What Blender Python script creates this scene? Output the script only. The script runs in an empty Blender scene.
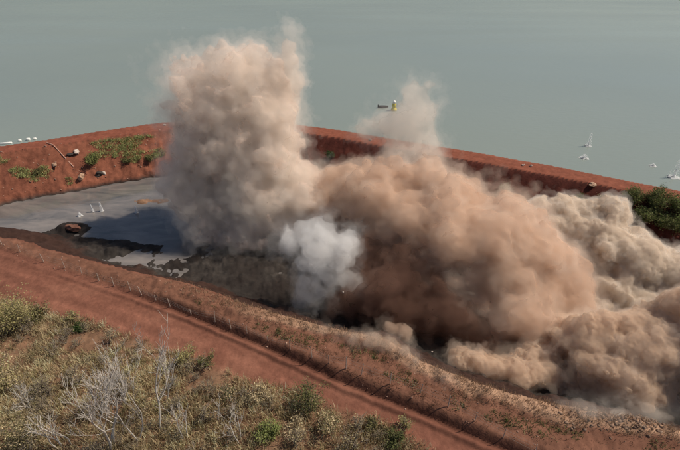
import bpy, math, random
import numpy as np
from mathutils import Vector, Matrix

R = math.radians
rng = np.random.default_rng(7)
random.seed(7)
S = bpy.context.scene
COL = S.collection

# ------------------------------------------------------------------ camera
H, PITCH, HFOV = 30.0, R(32.0), R(73.7)
W0, H0 = 680.0, 450.0
FPX = (W0 / 2) / math.tan(HFOV / 2)
cam_d = bpy.data.cameras.new('camera')
cam_d.sensor_fit = 'HORIZONTAL'
cam_d.angle = HFOV
cam_d.clip_start = 0.5
cam_d.clip_end = 6000
cam = bpy.data.objects.new('camera', cam_d)
COL.objects.link(cam)
cam.location = (0, 0, H)
cam.rotation_euler = (math.pi / 2 - PITCH, 0, 0)
S.camera = cam

# ------------------------------------------------------------------ sky, sun, exposure
SUN_EL, SUN_AZ = R(52), R(14)          # azimuth from +X (right) towards +Y (away)
w = bpy.data.worlds.new('World')
S.world = w
w.use_nodes = True
nt = w.node_tree
nt.nodes.clear()
sky = nt.nodes.new('ShaderNodeTexSky')
sky.sky_type = 'NISHITA'
sky.sun_disc = False
sky.sun_elevation = SUN_EL
sky.sun_rotation = math.pi / 2 - SUN_AZ
sky.air_density = 1.2
sky.dust_density = 1.2
bg = nt.nodes.new('ShaderNodeBackground')
bg.inputs['Strength'].default_value = 0.06
wo = nt.nodes.new('ShaderNodeOutputWorld')
nt.links.new(sky.outputs[0], bg.inputs[0])
nt.links.new(bg.outputs[0], wo.inputs[0])
sun_d = bpy.data.lights.new('sun', 'SUN')
sun_d.energy = 3.9
sun_d.angle = R(0.6)
sun_d.color = (1.0, 0.90, 0.76)
sun = bpy.data.objects.new('sun', sun_d)
COL.objects.link(sun)
SUN_DIR = Vector((math.cos(SUN_EL) * math.cos(SUN_AZ), math.cos(SUN_EL) * math.sin(SUN_AZ), math.sin(SUN_EL)))
sun.rotation_euler = SUN_DIR.to_track_quat('Z', 'Y').to_euler()
sun.location = SUN_DIR * 200
S.view_settings.view_transform = 'Standard'
S.view_settings.look = 'None'
S.view_settings.exposure = 0.3
S.view_settings.gamma = 1.0
S.view_settings.use_curve_mapping = False
S.render.engine = 'CYCLES'
S.cycles.max_bounces = 12
S.cycles.diffuse_bounces = 3
S.cycles.glossy_bounces = 3
S.cycles.transmission_bounces = 4
S.cycles.transparent_max_bounces = 24
S.cycles.volume_bounces = 7
S.cycles.use_denoising = True
S.cycles.use_adaptive_sampling = True
S.cycles.adaptive_threshold = 0.025

# ------------------------------------------------------------------ pixel <-> world
CP, SP = math.cos(PITCH), math.sin(PITCH)


def ray(px, py):
    u = (px - W0 / 2) / FPX
    v = -(py - H0 / 2) / FPX
    return np.array([u, CP + v * SP, -SP + v * CP])


def gp(px, py, z=0.0):
    """where the ray through a pixel meets the level z"""
    d = ray(px, py)
    t = (z - H) / d[2]
    return np.array([0, 0, H]) + d * t


def at(px, py, Y):
    d = ray(px, py)
    return np.array([0, 0, H]) + d * (Y / d[1])


def mpp(p):
    """metres per (photo) pixel at world point p"""
    zc = p[1] * CP - (p[2] - H) * SP
    return zc / FPX


# ------------------------------------------------------------------ numpy noise
def _hash(ix, iy, iz, seed):
    h = (ix.astype(np.uint32) * np.uint32(374761393) + iy.astype(np.uint32) * np.uint32(668265263)
         + iz.astype(np.uint32) * np.uint32(2147483647 & 1274126177) + np.uint32(seed * 2654435 % 4294967295))
    h = (h ^ (h >> np.uint32(13))) * np.uint32(1274126177)
    h = (h ^ (h >> np.uint32(16))) * np.uint32(2246822519)
    h = h ^ (h >> np.uint32(15))
    return h.astype(np.float32) / np.float32(4294967295.0)


def vnoise(x, y, z=None, seed=0):
    """value noise in -1..1"""
    if z is None:
        z = np.zeros_like(x)
    x0, y0, z0 = np.floor(x), np.floor(y), np.floor(z)
    fx, fy, fz = (x - x0).astype(np.float32), (y - y0).astype(np.float32), (z - z0).astype(np.float32)
    ix, iy, iz = x0.astype(np.int64), y0.astype(np.int64), z0.astype(np.int64)
    fx = fx * fx * fx * (fx * (fx * 6 - 15) + 10)
    fy = fy * fy * fy * (fy * (fy * 6 - 15) + 10)
    fz = fz * fz * fz * (fz * (fz * 6 - 15) + 10)
    r = 0
    for dx in (0, 1):
        wx = fx if dx else 1 - fx
        for dy in (0, 1):
            wy = fy if dy else 1 - fy
            for dz in (0, 1):
                wz = fz if dz else 1 - fz
                r = r + wx * wy * wz * _hash(ix + dx, iy + dy, iz + dz, seed)
    return r * 2 - 1


def fbm(x, y, z=None, oct=4, seed=0, gain=0.5):
    a, s, r, f = 1.0, 0.0, 0, 1.0
    for o in range(oct):
        r = r + a * vnoise(x * f + 17.3 * o, y * f - 9.1 * o, None if z is None else z * f + 5.7 * o, seed + o)
        s += a
        a *= gain
        f *= 2.03
    return r / s


def worley(x, y, z, seed=0):
    """F1 distance to jittered cell points"""
    ix, iy, iz = np.floor(x).astype(np.int64), np.floor(y).astype(np.int64), np.floor(z).astype(np.int64)
    best = np.full(x.shape, 9.0, np.float32)
    for dx in (-1, 0, 1):
        for dy in (-1, 0, 1):
            for dz in (-1, 0, 1):
                cx, cy, cz = ix + dx, iy + dy, iz + dz
                qx = cx + 0.1 + 0.8 * _hash(cx, cy, cz, seed)
                qy = cy + 0.1 + 0.8 * _hash(cx, cy, cz, seed + 11)
                qz = cz + 0.1 + 0.8 * _hash(cx, cy, cz, seed + 23)
                d = (qx - x) ** 2 + (qy - y) ** 2 + (qz - z) ** 2
                best = np.minimum(best, d.astype(np.float32))
    return np.sqrt(best)


def sstep(a, b, x):
    t = np.clip((x - a) / (b - a), 0, 1)
    return t * t * (3 - 2 * t)


# ------------------------------------------------------------------ mesh + material helpers
def link(name, me, mat, parent=None, smooth=False):
    o = bpy.data.objects.new(name, me)
    COL.objects.link(o)
    if mat is not None:
        me.materials.append(mat)
    if smooth:
        me.polygons.foreach_set('use_smooth', np.ones(len(me.polygons), bool))
    if parent is not None:
        o.parent = parent
    return o


def fast_mesh(name, V, F):
    """V (n,3) float, F (m,k) int"""
    V = np.ascontiguousarray(V, np.float32)
    F = np.ascontiguousarray(F, np.int32)
    me = bpy.data.meshes.new(name)
    m, k = F.shape
    me.vertices.add(len(V))
    me.vertices.foreach_set('co', V.ravel())
    me.loops.add(m * k)
    me.loops.foreach_set('vertex_index', F.ravel())
    me.polygons.add(m)
    me.polygons.foreach_set('loop_start', np.arange(0, m * k, k, dtype=np.int32))
    me.polygons.foreach_set('loop_total', np.full(m, k, np.int32))
    me.update(calc_edges=True)
    return me


def set_col(me, C, name='Col'):
    a = me.color_attributes.new(name, 'FLOAT_COLOR', 'POINT')
    C4 = np.ones((len(me.vertices), 4), np.float32)
    C4[:, :3] = C
    a.data.foreach_set('color', C4.ravel())


def tag(o, label, cat, group=None):
    o['label'] = label
    o['category'] = cat
    if group:
        o['group'] = group
    return o


def kind(o, k, label=None):
    o['kind'] = k
    if label:
        o['label'] = label
    return o


def empty(name, loc):
    o = bpy.data.objects.new(name, None)
    COL.objects.link(o)
    o.location = loc
    o.empty_display_size = 0.3
    return o


def new_mat(name):
    m = bpy.data.materials.new(name)
    m.use_nodes = True
    n = m.node_tree.nodes
    n.clear()
    out = n.new('ShaderNodeOutputMaterial')
    return m, n, m.node_tree.links, out


def noisy_mat(name, c1, c2, scale=2.0, rough=0.9, bump=0.0, bscale=8.0, attr=None, spec=0.2, detail=6.0):
    """two-tone noise colour, optional vertex-colour multiply, fine bump"""
    m, n, l, out = new_mat(name)
    b = n.new('ShaderNodeBsdfPrincipled')
    b.inputs['Roughness'].default_value = rough
    b.inputs['Specular IOR Level'].default_value = spec
    tc = n.new('ShaderNodeTexCoord')
    no = n.new('ShaderNodeTexNoise')
    no.inputs['Scale'].default_value = scale
    no.inputs['Detail'].default_value = detail
    no.inputs['Roughness'].default_value = 0.65
    l.new(tc.outputs['Object'], no.inputs['Vector'])
    rp = n.new('ShaderNodeValToRGB')
    rp.color_ramp.elements[0].position = 0.32
    rp.color_ramp.elements[1].position = 0.68
    rp.color_ramp.elements[0].color = (*c1, 1)
    rp.color_ramp.elements[1].color = (*c2, 1)
    l.new(no.outputs['Fac'], rp.inputs['Fac'])
    col = rp.outputs['Color']
    if attr:
        at_ = n.new('ShaderNodeVertexColor')
        at_.layer_name = attr
        mx = n.new('ShaderNodeMix')
        mx.data_type = 'RGBA'
        mx.blend_type = 'MULTIPLY'
        mx.inputs[0].default_value = 1.0
        l.new(col, mx.inputs[6])
        l.new(at_.outputs['Color'], mx.inputs[7])
        col = mx.outputs[2]
    l.new(col, b.inputs['Base Color'])
    if bump:
        n2 = n.new('ShaderNodeTexNoise')
        n2.inputs['Scale'].default_value = bscale
        n2.inputs['Detail'].default_value = 8
        l.new(tc.outputs['Object'], n2.inputs['Vector'])
        bp = n.new('ShaderNodeBump')
        bp.inputs['Strength'].default_value = bump
        bp.inputs['Distance'].default_value = 0.15
        l.new(n2.outputs['Fac'], bp.inputs['Height'])
        l.new(bp.outputs['Normal'], b.inputs['Normal'])
    l.new(b.outputs[0], out.inputs['Surface'])
    return m


def leaf_mat(name, attr='Col', trans=0.35):
    m, n, l, out = new_mat(name)
    at_ = n.new('ShaderNodeVertexColor')
    at_.layer_name = attr
    d = n.new('ShaderNodeBsdfDiffuse')
    t = n.new('ShaderNodeBsdfTranslucent')
    mx = n.new('ShaderNodeMixShader')
    mx.inputs[0].default_value = trans
    l.new(at_.outputs[0], d.inputs[0])
    l.new(at_.outputs[0], t.inputs[0])
    l.new(d.outputs[0], mx.inputs[1])
    l.new(t.outputs[0], mx.inputs[2])
    l.new(mx.outputs[0], out.inputs['Surface'])
    return m


# ------------------------------------------------------------------ ground plan (photo pixels -> world lines)
PIT_Z, LAKE_Z, CREST_Z, POND_Z = -5.0, -0.9, 1.0, -4.72


def poly(pix, z):
    return np.array([gp(x, y, z)[:2] for x, y in pix])


# rim of the pit on the near side, road edges, fence line (all at z = 0)
RIM = poly([(-260, 190), (-120, 212), (0, 238), (60, 254), (125, 271), (200, 292), (280, 317), (330, 331), (385, 343), (420, 364), (480, 388),
            (560, 411), (640, 424), (720, 450), (860, 500)], 0.0)
DITCH = poly([(-300, 205), (-120, 228), (0, 250), (80, 276), (170, 306), (210, 322), (280, 352), (350, 384), (430, 415), (500, 445), (600, 490), (760, 570)], 0.0)
ROADLO = poly([(-300, 258), (-120, 275), (0, 300), (60, 318), (110, 328), (200, 362), (260, 385), (330, 402), (420, 442), (480, 480), (580, 560)], 0.0)
# crest of the dike: outer (lake side) edge and inner edge at z = CREST_Z
DIKE_OUT = poly([(-420, 214), (-200, 176), (0, 146), (50, 139), (100, 131), (165, 122), (230, 119), (300, 125), (340, 130), (400, 140), (480, 153), (560, 167), (620, 179), (680, 191),
                 (800, 216), (1000, 262)], CREST_Z)
DIKE_IN = poly([(-420, 226), (-200, 184), (0, 153), (50, 146), (100, 138), (165, 130), (230, 127), (300, 132), (340, 138), (400, 149), (480, 162), (560, 177), (620, 189), (680, 202),
                (800, 230), (1000, 280)], CREST_Z)


def sdist(P, L):
    """distance to polyline L and side (>0 = left of the direction of travel), for points P (n,2)"""
    best = np.full(len(P), 1e9)
    side = np.zeros(len(P))
    for a, b in zip(L[:-1], L[1:]):
        ab = b - a
        ap = P - a
        t = np.clip((ap @ ab) / (ab @ ab), 0, 1)
        d = ap - t[:, None] * ab
        dd = np.hypot(d[:, 0], d[:, 1])
        cr = ab[0] * ap[:, 1] - ab[1] * ap[:, 0]
        up = dd < best - 1e-9
        best = np.where(up, dd, best)
        side = np.where(up, np.sign(cr), side)
    return best * side


def zones(P):
    x, y = P[:, 0], P[:, 1]
    wob = fbm(x * 0.22, y * 0.22, oct=4, seed=3)
    q = {}
    q['rim'] = sdist(P, RIM) + 0.55 * wob          # >0 on the pit side
    q['ditch'] = sdist(P, DITCH) + 0.12 * wob
    q['road'] = sdist(P, ROADLO) + 0.7 * wob       # >0 on the road side
    q['din'] = -sdist(P, DIKE_IN)                  # >0 on the pit side of the inner crest edge
    q['dout'] = sdist(P, DIKE_OUT)                 # >0 on the lake side
    return q


def height(P, q=None):
    q = q or zones(P)
    x, y = P[:, 0], P[:, 1]
    n1 = fbm(x * 0.12, y * 0.12, oct=4, seed=21)
    n2 = fbm(x * 0.7, y * 0.7, oct=4, seed=31)
    n3 = fbm(x * 2.3, y * 2.3, oct=3, seed=41)
    rim, din, dout = q['rim'], q['din'], q['dout']
    # near land
    road = sstep(-1.0, 0.6, q['road'])
    ground = (1 - road) * (0.5 * n1 + 0.3 * n2 + 0.12 * n3 - 0.15) + road * (0.05 * n2 + 0.02 * n3)
    # ridge beside the road (spoil bank): shallow ditch, then a low hump up to the fence, then the lip
    dd = q['ditch']
    wl = sstep(-27, -15, x)
    ground += -0.26 * wl * np.exp(-((dd + 0.1) / 0.36) ** 2) + (0.12 + 0.88 * wl) * 0.50 * sstep(-0.10, 0.65, dd) * (1 + 0.25 * n2) - 0.25 * wl * sstep(1.5, 3.5, dd)
    ground += -0.10 * np.exp(-((dd + 1.1) / 0.25) ** 2) + 0.07 * np.exp(-((dd + 0.65) / 0.2) ** 2)
    ground += 0.16 * np.exp(-((rim + 0.9) / 0.8) ** 2) * (1 + n2)
    ground += 0.05 * sstep(0, 0.6, dd) * n3
    # pit bowl
    near_face = -np.maximum(rim, 0) * (0.85 + 0.15 * n2) + 0.15 * n3 * sstep(0, 1, rim)
    slope = 0.72 + 0.08 * n1
    gully = np.abs(fbm(x * 0.45, y * 0.45, oct=3, seed=51))
    far_face = CREST_Z - np.maximum(din, 0) * slope - 0.7 * gully * sstep(0.3, 2.5, din) + 0.10 * n3 * sstep(0, 1, din)
    floor = PIT_Z + 0.30 * n1 + 0.34 * n2 + 0.14 * n3
    pit = np.maximum(np.maximum(near_face + 0.1, far_face), floor)
    h = np.where(rim < 0, ground, np.where(rim < 0.4, np.minimum(ground, pit + 0.3), pit))
    # dike crest and the lake side
    crest = CREST_Z + 0.10 * n2 + 0.04 * n3
    h = np.where((din < 0) & (rim > 0), crest, h)
    lake = CREST_Z - np.maximum(dout, 0) * 0.75 + 0.15 * n2 * sstep(0, 1, dout)
    h = np.where(dout > 0, np.maximum(lake, -7), h)
    # local features of the pond bed
    for (px, py, rx, ry, dz) in MOUNDS:
        c = gp(px, py, POND_Z)
        g = np.exp(-(((x - c[0]) / rx) ** 2 + ((y - c[1]) / ry) ** 2) ** 1.5)
        h = np.where((rim > 0) & (din > 0), h + dz * g * (1 + 0.3 * n2), h)
    return h


MOUNDS = [(146, 201, 3.2, 1.1, 0.75), (72, 229, 2.3, 1.3, 1.1), (20, 246, 9, 3.0, 0.9), (85, 249, 10.5, 2.0, 0.9), (75, 200, 10, 3.5, -0.7), (140, 183, 9, 4, -0.7),
          (30, 215, 9, 4.5, -0.6), (165, 232, 6, 2.2, -0.35), (205, 264, 7, 3.8, 0.20), (150, 265, 5, 2.0, 0.12), (280, 250, 9, 6, 0.45), (262, 272, 7, 3.5, 0.4), (250, 290, 6, 2, 0.5)]  # the last mounds raise dark mud in place of the dust cloud's shadow


# ------------------------------------------------------------------ terrain
def build_terrain():
    ys = np.concatenate([np.arange(12, 38, 0.13), np.arange(38, 70, 0.30), np.arange(70, 112, 0.45)])
    xs_n = 760
    J = np.linspace(-1, 1, xs_n)
    half = 12 + 1.02 * ys * 1.0
    X = J[None, :] * half[:, None]
    Y = np.repeat(ys[:, None], xs_n, 1)
    P = np.stack([X.ravel(), Y.ravel()], 1)
    q = zones(P)
    Z = height(P, q)
    V = np.concatenate([P, Z[:, None]], 1)
    ny = len(ys)
    idx = np.arange(ny * xs_n).reshape(ny, xs_n)
    F = np.stack([idx[:-1, :-1], idx[:-1, 1:], idx[1:, 1:], idx[1:, :-1]], -1).reshape(-1, 4)
    # colours: the soils, with some shade and sunlight painted in
    x, y = P[:, 0], P[:, 1]
    n1 = fbm(x * 0.25, y * 0.25, oct=5, seed=61)[:, None]
    n2 = fbm(x * 1.3, y * 1.3, oct=4, seed=71)[:, None]
    red = np.array([0.168, 0.070, 0.046])
    redd = np.array([0.105, 0.038, 0.025])
    tan = np.array([0.33, 0.205, 0.135])
    straw = np.array([0.24, 0.165, 0.10])
    wet_shade = np.array([0.024, 0.019, 0.017])
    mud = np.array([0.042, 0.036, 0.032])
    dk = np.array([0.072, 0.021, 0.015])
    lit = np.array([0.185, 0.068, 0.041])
    rim, dd, rd, din, dout = (q[k][:, None] for k in ('rim', 'ditch', 'road', 'din', 'dout'))
    C = red * (1 + 0.18 * n1 + 0.10 * n2)
    # wheel tracks in the road: compacted, darker, following the ditch line
    for off, wd, k in ((-1.4, 0.28, 0.20), (-3.1, 0.35, 0.16), (-4.9, 0.35, 0.12)):
        C = C * (1 - k * np.exp(-((dd - off + 0.25 * n1) / wd) ** 2) * (0.6 + 0.6 * n2))
    C = C * (1 - 0.55 * np.exp(-((dd - 0.1 + 0.25 * n2) / 0.32) ** 2) * sstep(-26, -12, x[:, None]))  # ditch band: moist soil, darkened further for the berm's shadow
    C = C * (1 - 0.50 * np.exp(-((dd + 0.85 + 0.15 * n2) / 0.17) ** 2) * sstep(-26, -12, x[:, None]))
    # paler compacted lanes and drier blotches
    for off, wd, k in ((-2.2, 0.35, 0.22), (-4.0, 0.45, 0.25), (-6.2, 0.6, 0.15)):
        C = C * (1 + k * np.exp(-((dd - off + 0.3 * n1) / wd) ** 2) * (0.7 + 0.8 * n2))
    blot = sstep(0.0, 0.5, n1)
    C = C * (1 - 0.18 * blot) + 0.18 * blot * np.array([0.26, 0.13, 0.085])
    # scrub land: redder dark soil with straw litter
    t = sstep(0.4, -0.8, rd)
    C = C * (1 - t) + t * (redd * (1.0 + 0.3 * n2) * 0.55 + straw * 0.45 * (1 + 0.4 * n1))
    # bank between ditch and rim
    t = sstep(0.1, 0.5, dd) * sstep(0.3, -0.1, rim)
    C = C * (1 - t) + t * (red * 0.72 + straw * 0.12) * (1 + 0.3 * n2)
    t = sstep(-1.5, -0.7, rim + 0.5 * n1) * sstep(1.2, 0.3, rim)
    Xw = x[:, None]
    t = t * sstep(-13, -2, Xw)
    C = C * (1 - t) + t * tan * (1 + 0.18 * n2)
    # pit: damp soil, darkened further for shade under rim and dust clouds
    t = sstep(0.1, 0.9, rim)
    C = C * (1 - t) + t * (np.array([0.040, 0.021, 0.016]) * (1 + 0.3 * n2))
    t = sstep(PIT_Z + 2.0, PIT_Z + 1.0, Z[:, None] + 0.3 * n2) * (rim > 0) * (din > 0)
    m2 = mud * (1 + 0.5 * n2) * sstep(-0.4, 0.4, n1) + wet_shade * sstep(0.4, -0.4, n1)
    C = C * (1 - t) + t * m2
    # far face of the dike: red earth, painted shade on the right, painted sunlight on the left
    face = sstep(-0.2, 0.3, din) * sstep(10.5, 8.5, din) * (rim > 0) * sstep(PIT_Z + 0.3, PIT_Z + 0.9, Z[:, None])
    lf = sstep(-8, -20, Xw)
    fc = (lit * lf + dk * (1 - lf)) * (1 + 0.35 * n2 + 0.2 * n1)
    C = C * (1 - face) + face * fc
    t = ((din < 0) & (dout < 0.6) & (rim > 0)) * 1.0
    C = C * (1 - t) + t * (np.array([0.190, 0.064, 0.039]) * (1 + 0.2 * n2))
    # brown mud island in the pond
    ci = gp(146, 201, POND_Z)
    t = np.exp(-(((x - ci[0]) / 3.6) ** 2 + ((y - ci[1]) / 1.4) ** 2) ** 2)[:, None]
    C = C * (1 - t) + t * np.array([0.20, 0.115, 0.07]) * (1 + 0.4 * n2)
    C = np.clip(C, 0.01, 0.9)
    # split by zone into separate pieces of the setting
    Fc = P[F].mean(1)
    qc = {k: q[k][F].mean(1) for k in q}
    zone = np.where(qc['rim'] > 0.5, np.where(qc['din'] > 6.2, 2, 3), np.where((qc['road'] > 0) & (qc['ditch'] < 0), 1, np.where(qc['road'] <= 0, 0, 4)))
    mat = noisy_mat('soil', (0.78, 0.76, 0.76), (1.2, 1.2, 1.2), scale=1.6, rough=0.95, bump=0.35, bscale=4.0, attr='Col', spec=0.12, detail=9)
    res = {}
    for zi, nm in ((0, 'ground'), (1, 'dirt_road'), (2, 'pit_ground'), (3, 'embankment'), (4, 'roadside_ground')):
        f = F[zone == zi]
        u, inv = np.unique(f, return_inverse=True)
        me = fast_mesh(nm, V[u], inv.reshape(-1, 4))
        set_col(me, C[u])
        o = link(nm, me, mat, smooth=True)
        res[nm] = o
    for nm in ('ground', 'dirt_road', 'pit_ground', 'roadside_ground'):
        kind(res[nm], 'structure')
    tag(res['embankment'], 'long red earth embankment between the lake and the blasted pit', 'embankment')
    # the land carries on out of view, towards and behind the camera
    me = fast_mesh('terrain', [(-400, -300, -0.9), (400, -300, -0.9), (400, 12.05, -0.9), (-400, 12.05, -0.9)], [(0, 1, 2, 3)])
    m2 = noisy_mat('far_soil', (0.12, 0.06, 0.03), (0.26, 0.13, 0.07), scale=0.15, rough=0.95)
    kind(link('terrain', me, m2), 'structure')


build_terrain()


def gz(x, y):
    return float(height(np.array([[x, y]]))[0])


def on_ground(px, py, z=0.0, it=6):
    p = gp(px, py, z)
    for _ in range(it):
        z = gz(p[0], p[1])
        p = 0.5 * p + 0.5 * gp(px, py, z)
    p[2] = gz(p[0], p[1])
    return p


# ------------------------------------------------------------------ water
def build_water():
    m, n, l, out = new_mat('lake_water')
    b = n.new('ShaderNodeBsdfPrincipled')
    b.inputs['IOR'].default_value = 1.33
    b.inputs['Specular IOR Level'].default_value = 0.4
    tc = n.new('ShaderNodeTexCoord')
    no = n.new('ShaderNodeTexNoise')
    no.inputs['Scale'].default_value = 0.012
    no.inputs['Detail'].default_value = 4
    l.new(tc.outputs['Object'], no.inputs['Vector'])
    rp = n.new('ShaderNodeValToRGB')
    rp.color_ramp.elements[0].position = 0.35
    rp.color_ramp.elements[1].position = 0.65
    rp.color_ramp.elements[0].color = (0.186, 0.216, 0.196, 1)
    rp.color_ramp.elements[1].color = (0.206, 0.236, 0.210, 1)
    l.new(no.outputs['Fac'], rp.inputs['Fac'])
    l.new(rp.outputs['Color'], b.inputs['Base Color'])
    mp = n.new('ShaderNodeMapping')
    mp.inputs['Scale'].default_value = (0.55, 1.3, 1)
    mp.inputs['Rotation'].default_value = (0, 0, 0.3)
    l.new(tc.outputs['Object'], mp.inputs['Vector'])
    n2 = n.new('ShaderNodeTexNoise')
    n2.inputs['Scale'].default_value = 1.0
    n2.inputs['Detail'].default_value = 5
    l.new(mp.outputs[0], n2.inputs['Vector'])
    bp = n.new('ShaderNodeBump')
    bp.inputs['Strength'].default_value = 0.35
    bp.inputs['Distance'].default_value = 0.12
    l.new(n2.outputs['Fac'], bp.inputs['Height'])
    l.new(bp.outputs[0], b.inputs['Normal'])
    l.new(b.outputs[0], out.inputs['Surface'])
    mp2 = n.new('ShaderNodeMapping')
    mp2.inputs['Scale'].default_value = (0.008, 0.045, 1)
    mp2.inputs['Rotation'].default_value = (0, 0, 0.15)
    l.new(tc.outputs['Object'], mp2.inputs['Vector'])
    n3 = n.new('ShaderNodeTexNoise')
    n3.inputs['Scale'].default_value = 1.0
    n3.inputs['Detail'].default_value = 6
    l.new(mp2.outputs[0], n3.inputs['Vector'])
    mr = n.new('ShaderNodeMapRange')
    mr.inputs['From Min'].default_value = 0.35
    mr.inputs['From Max'].default_value = 0.65
    mr.inputs['To Min'].default_value = 0.15
    mr.inputs['To Max'].default_value = 0.26
    l.new(n3.outputs['Fac'], mr.inputs['Value'])
    l.new(mr.outputs[0], b.inputs['Roughness'])
    # lake sheet: everything on the far side of the dike centre line, out to the horizon
    cl = 0.5 * (DIKE_OUT + DIKE_IN)
    far = np.array([[c[0] * 30 if i in (0, len(cl) - 1) else 0, 0] for i, c in enumerate(cl)])
    top = [(-4000, cl[0][1] - 120), (-4000, 4500), (4000, 4500), (4000, cl[-1][1] - 120)]
    V = [(c[0], c[1], LAKE_Z) for c in cl] + [(p[0], p[1], LAKE_Z) for p in top[::-1]]
    me = bpy.data.meshes.new('lake')
    me.from_pydata(V, [], [tuple(range(len(V)))])
    kind(link('lake', me, m), 'structure')

    m2, n, l, out = new_mat('pond_water')
    b = n.new('ShaderNodeBsdfPrincipled')
    b.inputs['Roughness'].default_value = 0.08
    b.inputs['IOR'].default_value = 1.33
    b.inputs['Specular IOR Level'].default_value = 1.0
    tc = n.new('ShaderNodeTexCoord')
    mp = n.new('ShaderNodeMapping')
    mp.inputs['Scale'].default_value = (0.10, 0.30, 1)
    l.new(tc.outputs['Object'], mp.inputs['Vector'])
    ns = n.new('ShaderNodeTexNoise')
    ns.inputs['Scale'].default_value = 1.0
    ns.inputs['Detail'].default_value = 8
    ns.inputs['Roughness'].default_value = 0.62
    ns.inputs['Distortion'].default_value = 0.8
    l.new(mp.outputs[0], ns.inputs['Vector'])
    rp = n.new('ShaderNodeValToRGB')
    rp.color_ramp.elements[0].position = 0.30
    rp.color_ramp.elements[1].position = 0.66
    rp.color_ramp.elements[0].color = (0.075, 0.075, 0.077, 1)
    rp.color_ramp.elements[1].color = (0.215, 0.188, 0.170, 1)
    l.new(ns.outputs['Fac'], rp.inputs['Fac'])
    l.new(rp.outputs['Color'], b.inputs['Base Color'])
    n2 = n.new('ShaderNodeTexNoise')
    n2.inputs['Scale'].default_value = 1.4
    n2.inputs['Detail'].default_value = 5
    l.new(tc.outputs['Object'], n2.inputs['Vector'])
    bp = n.new('ShaderNodeBump')
    bp.inputs['Strength'].default_value = 0.22
    bp.inputs['Distance'].default_value = 0.08
    l.new(n2.outputs['Fac'], bp.inputs['Height'])
    l.new(bp.outputs[0], b.inputs['Normal'])
    l.new(b.outputs[0], out.inputs['Surface'])
    c = poly([(-260, 205), (-150, 190), (0, 178), (250, 165), (330, 250), (260, 300), (0, 262), (-260, 240)], POND_Z)
    me = bpy.data.meshes.new('pond_water')
    me.from_pydata([(p[0], p[1], POND_Z) for p in c], [], [tuple(range(len(c)))[::-1]])
    kind(link('pond_water', me, m2), 'structure')


build_water()


# ------------------------------------------------------------------ dust clouds
def surface_nets(Fg, org, h):
    ins = Fg < 0
    c = [(i, j, k) for i in (0, 1) for j in (0, 1) for k in (0, 1)]
    nx, ny, nz = Fg.shape
    sl = lambda a, o: a[o[0]:nx - 1 + o[0], o[1]:ny - 1 + o[1], o[2]:nz - 1 + o[2]]
    cnt = sum(sl(ins, o).astype(np.int8) for o in c)
    act = (cnt > 0) & (cnt < 8)
    I = np.argwhere(act)
    vid = np.full(act.shape, -1, np.int64)
    vid[act] = np.arange(len(I))
    acc = np.zeros((len(I), 3), np.float32)
    num = np.zeros(len(I), np.float32)
    val = {o: Fg[I[:, 0] + o[0], I[:, 1] + o[1], I[:, 2] + o[2]] for o in c}
    for a in c:
        for ax in range(3):
            if a[ax] == 1:
                continue
            b = list(a)
            b[ax] = 1
            b = tuple(b)
            va, vb = val[a], val[b]
            cr = (va < 0) != (vb < 0)
            t = np.where(cr, va / np.where(cr, va - vb, 1), 0)
            p = np.array(a, np.float32)[None, :].repeat(len(I), 0)
            p[:, ax] += t
            acc += np.where(cr[:, None], p, 0)
            num += cr
    V = (I + acc / num[:, None]) * h + org
    quads = []
    for ax in range(3):
        o1 = [0, 0, 0]
        o1[ax] = 1
        A = ins[:nx - o1[0], :ny - o1[1], :nz - o1[2]]
        B = ins[o1[0]:, o1[1]:, o1[2]:]
        E = np.argwhere(A != B)
        u, v = [k for k in range(3) if k != ax]
        ok = (E[:, u] > 0) & (E[:, v] > 0) & (E[:, u] < Fg.shape[u] - 1) & (E[:, v] < Fg.shape[v] - 1)
        E = E[ok]
        s = A[E[:, 0], E[:, 1], E[:, 2]]
        def cell(du, dv):
            q = E.copy()
            q[:, u] += du
            q[:, v] += dv
            return vid[q[:, 0], q[:, 1], q[:, 2]]
        Q = np.stack([cell(-1, -1), cell(0, -1), cell(0, 0), cell(-1, 0)], 1)
        flip = s if ax != 1 else ~s
        Q = np.where(flip[:, None], Q, Q[:, ::-1])
        quads.append(Q)
    Q = np.concatenate(quads)
    Q = Q[(Q >= 0).all(1)]
    # drop crumbs and pinholes: keep only the larger connected shells
    lab = np.arange(len(V))
    for _ in range(400):
        m = lab[Q].min(1)
        new = lab.copy()
        for c_ in range(4):
            np.minimum.at(new, Q[:, c_], m)
        new = new[new]
        new = new[new]
        if (new == lab).all():
            break
        lab = new
    size = np.bincount(lab, minlength=len(V))
    keep = size[lab] >= 500
    if keep.any():
        Q = Q[keep[Q[:, 0]]]
        idx = np.cumsum(keep) - 1
        V, Q = V[keep], idx[Q]
    return V, Q


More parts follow.
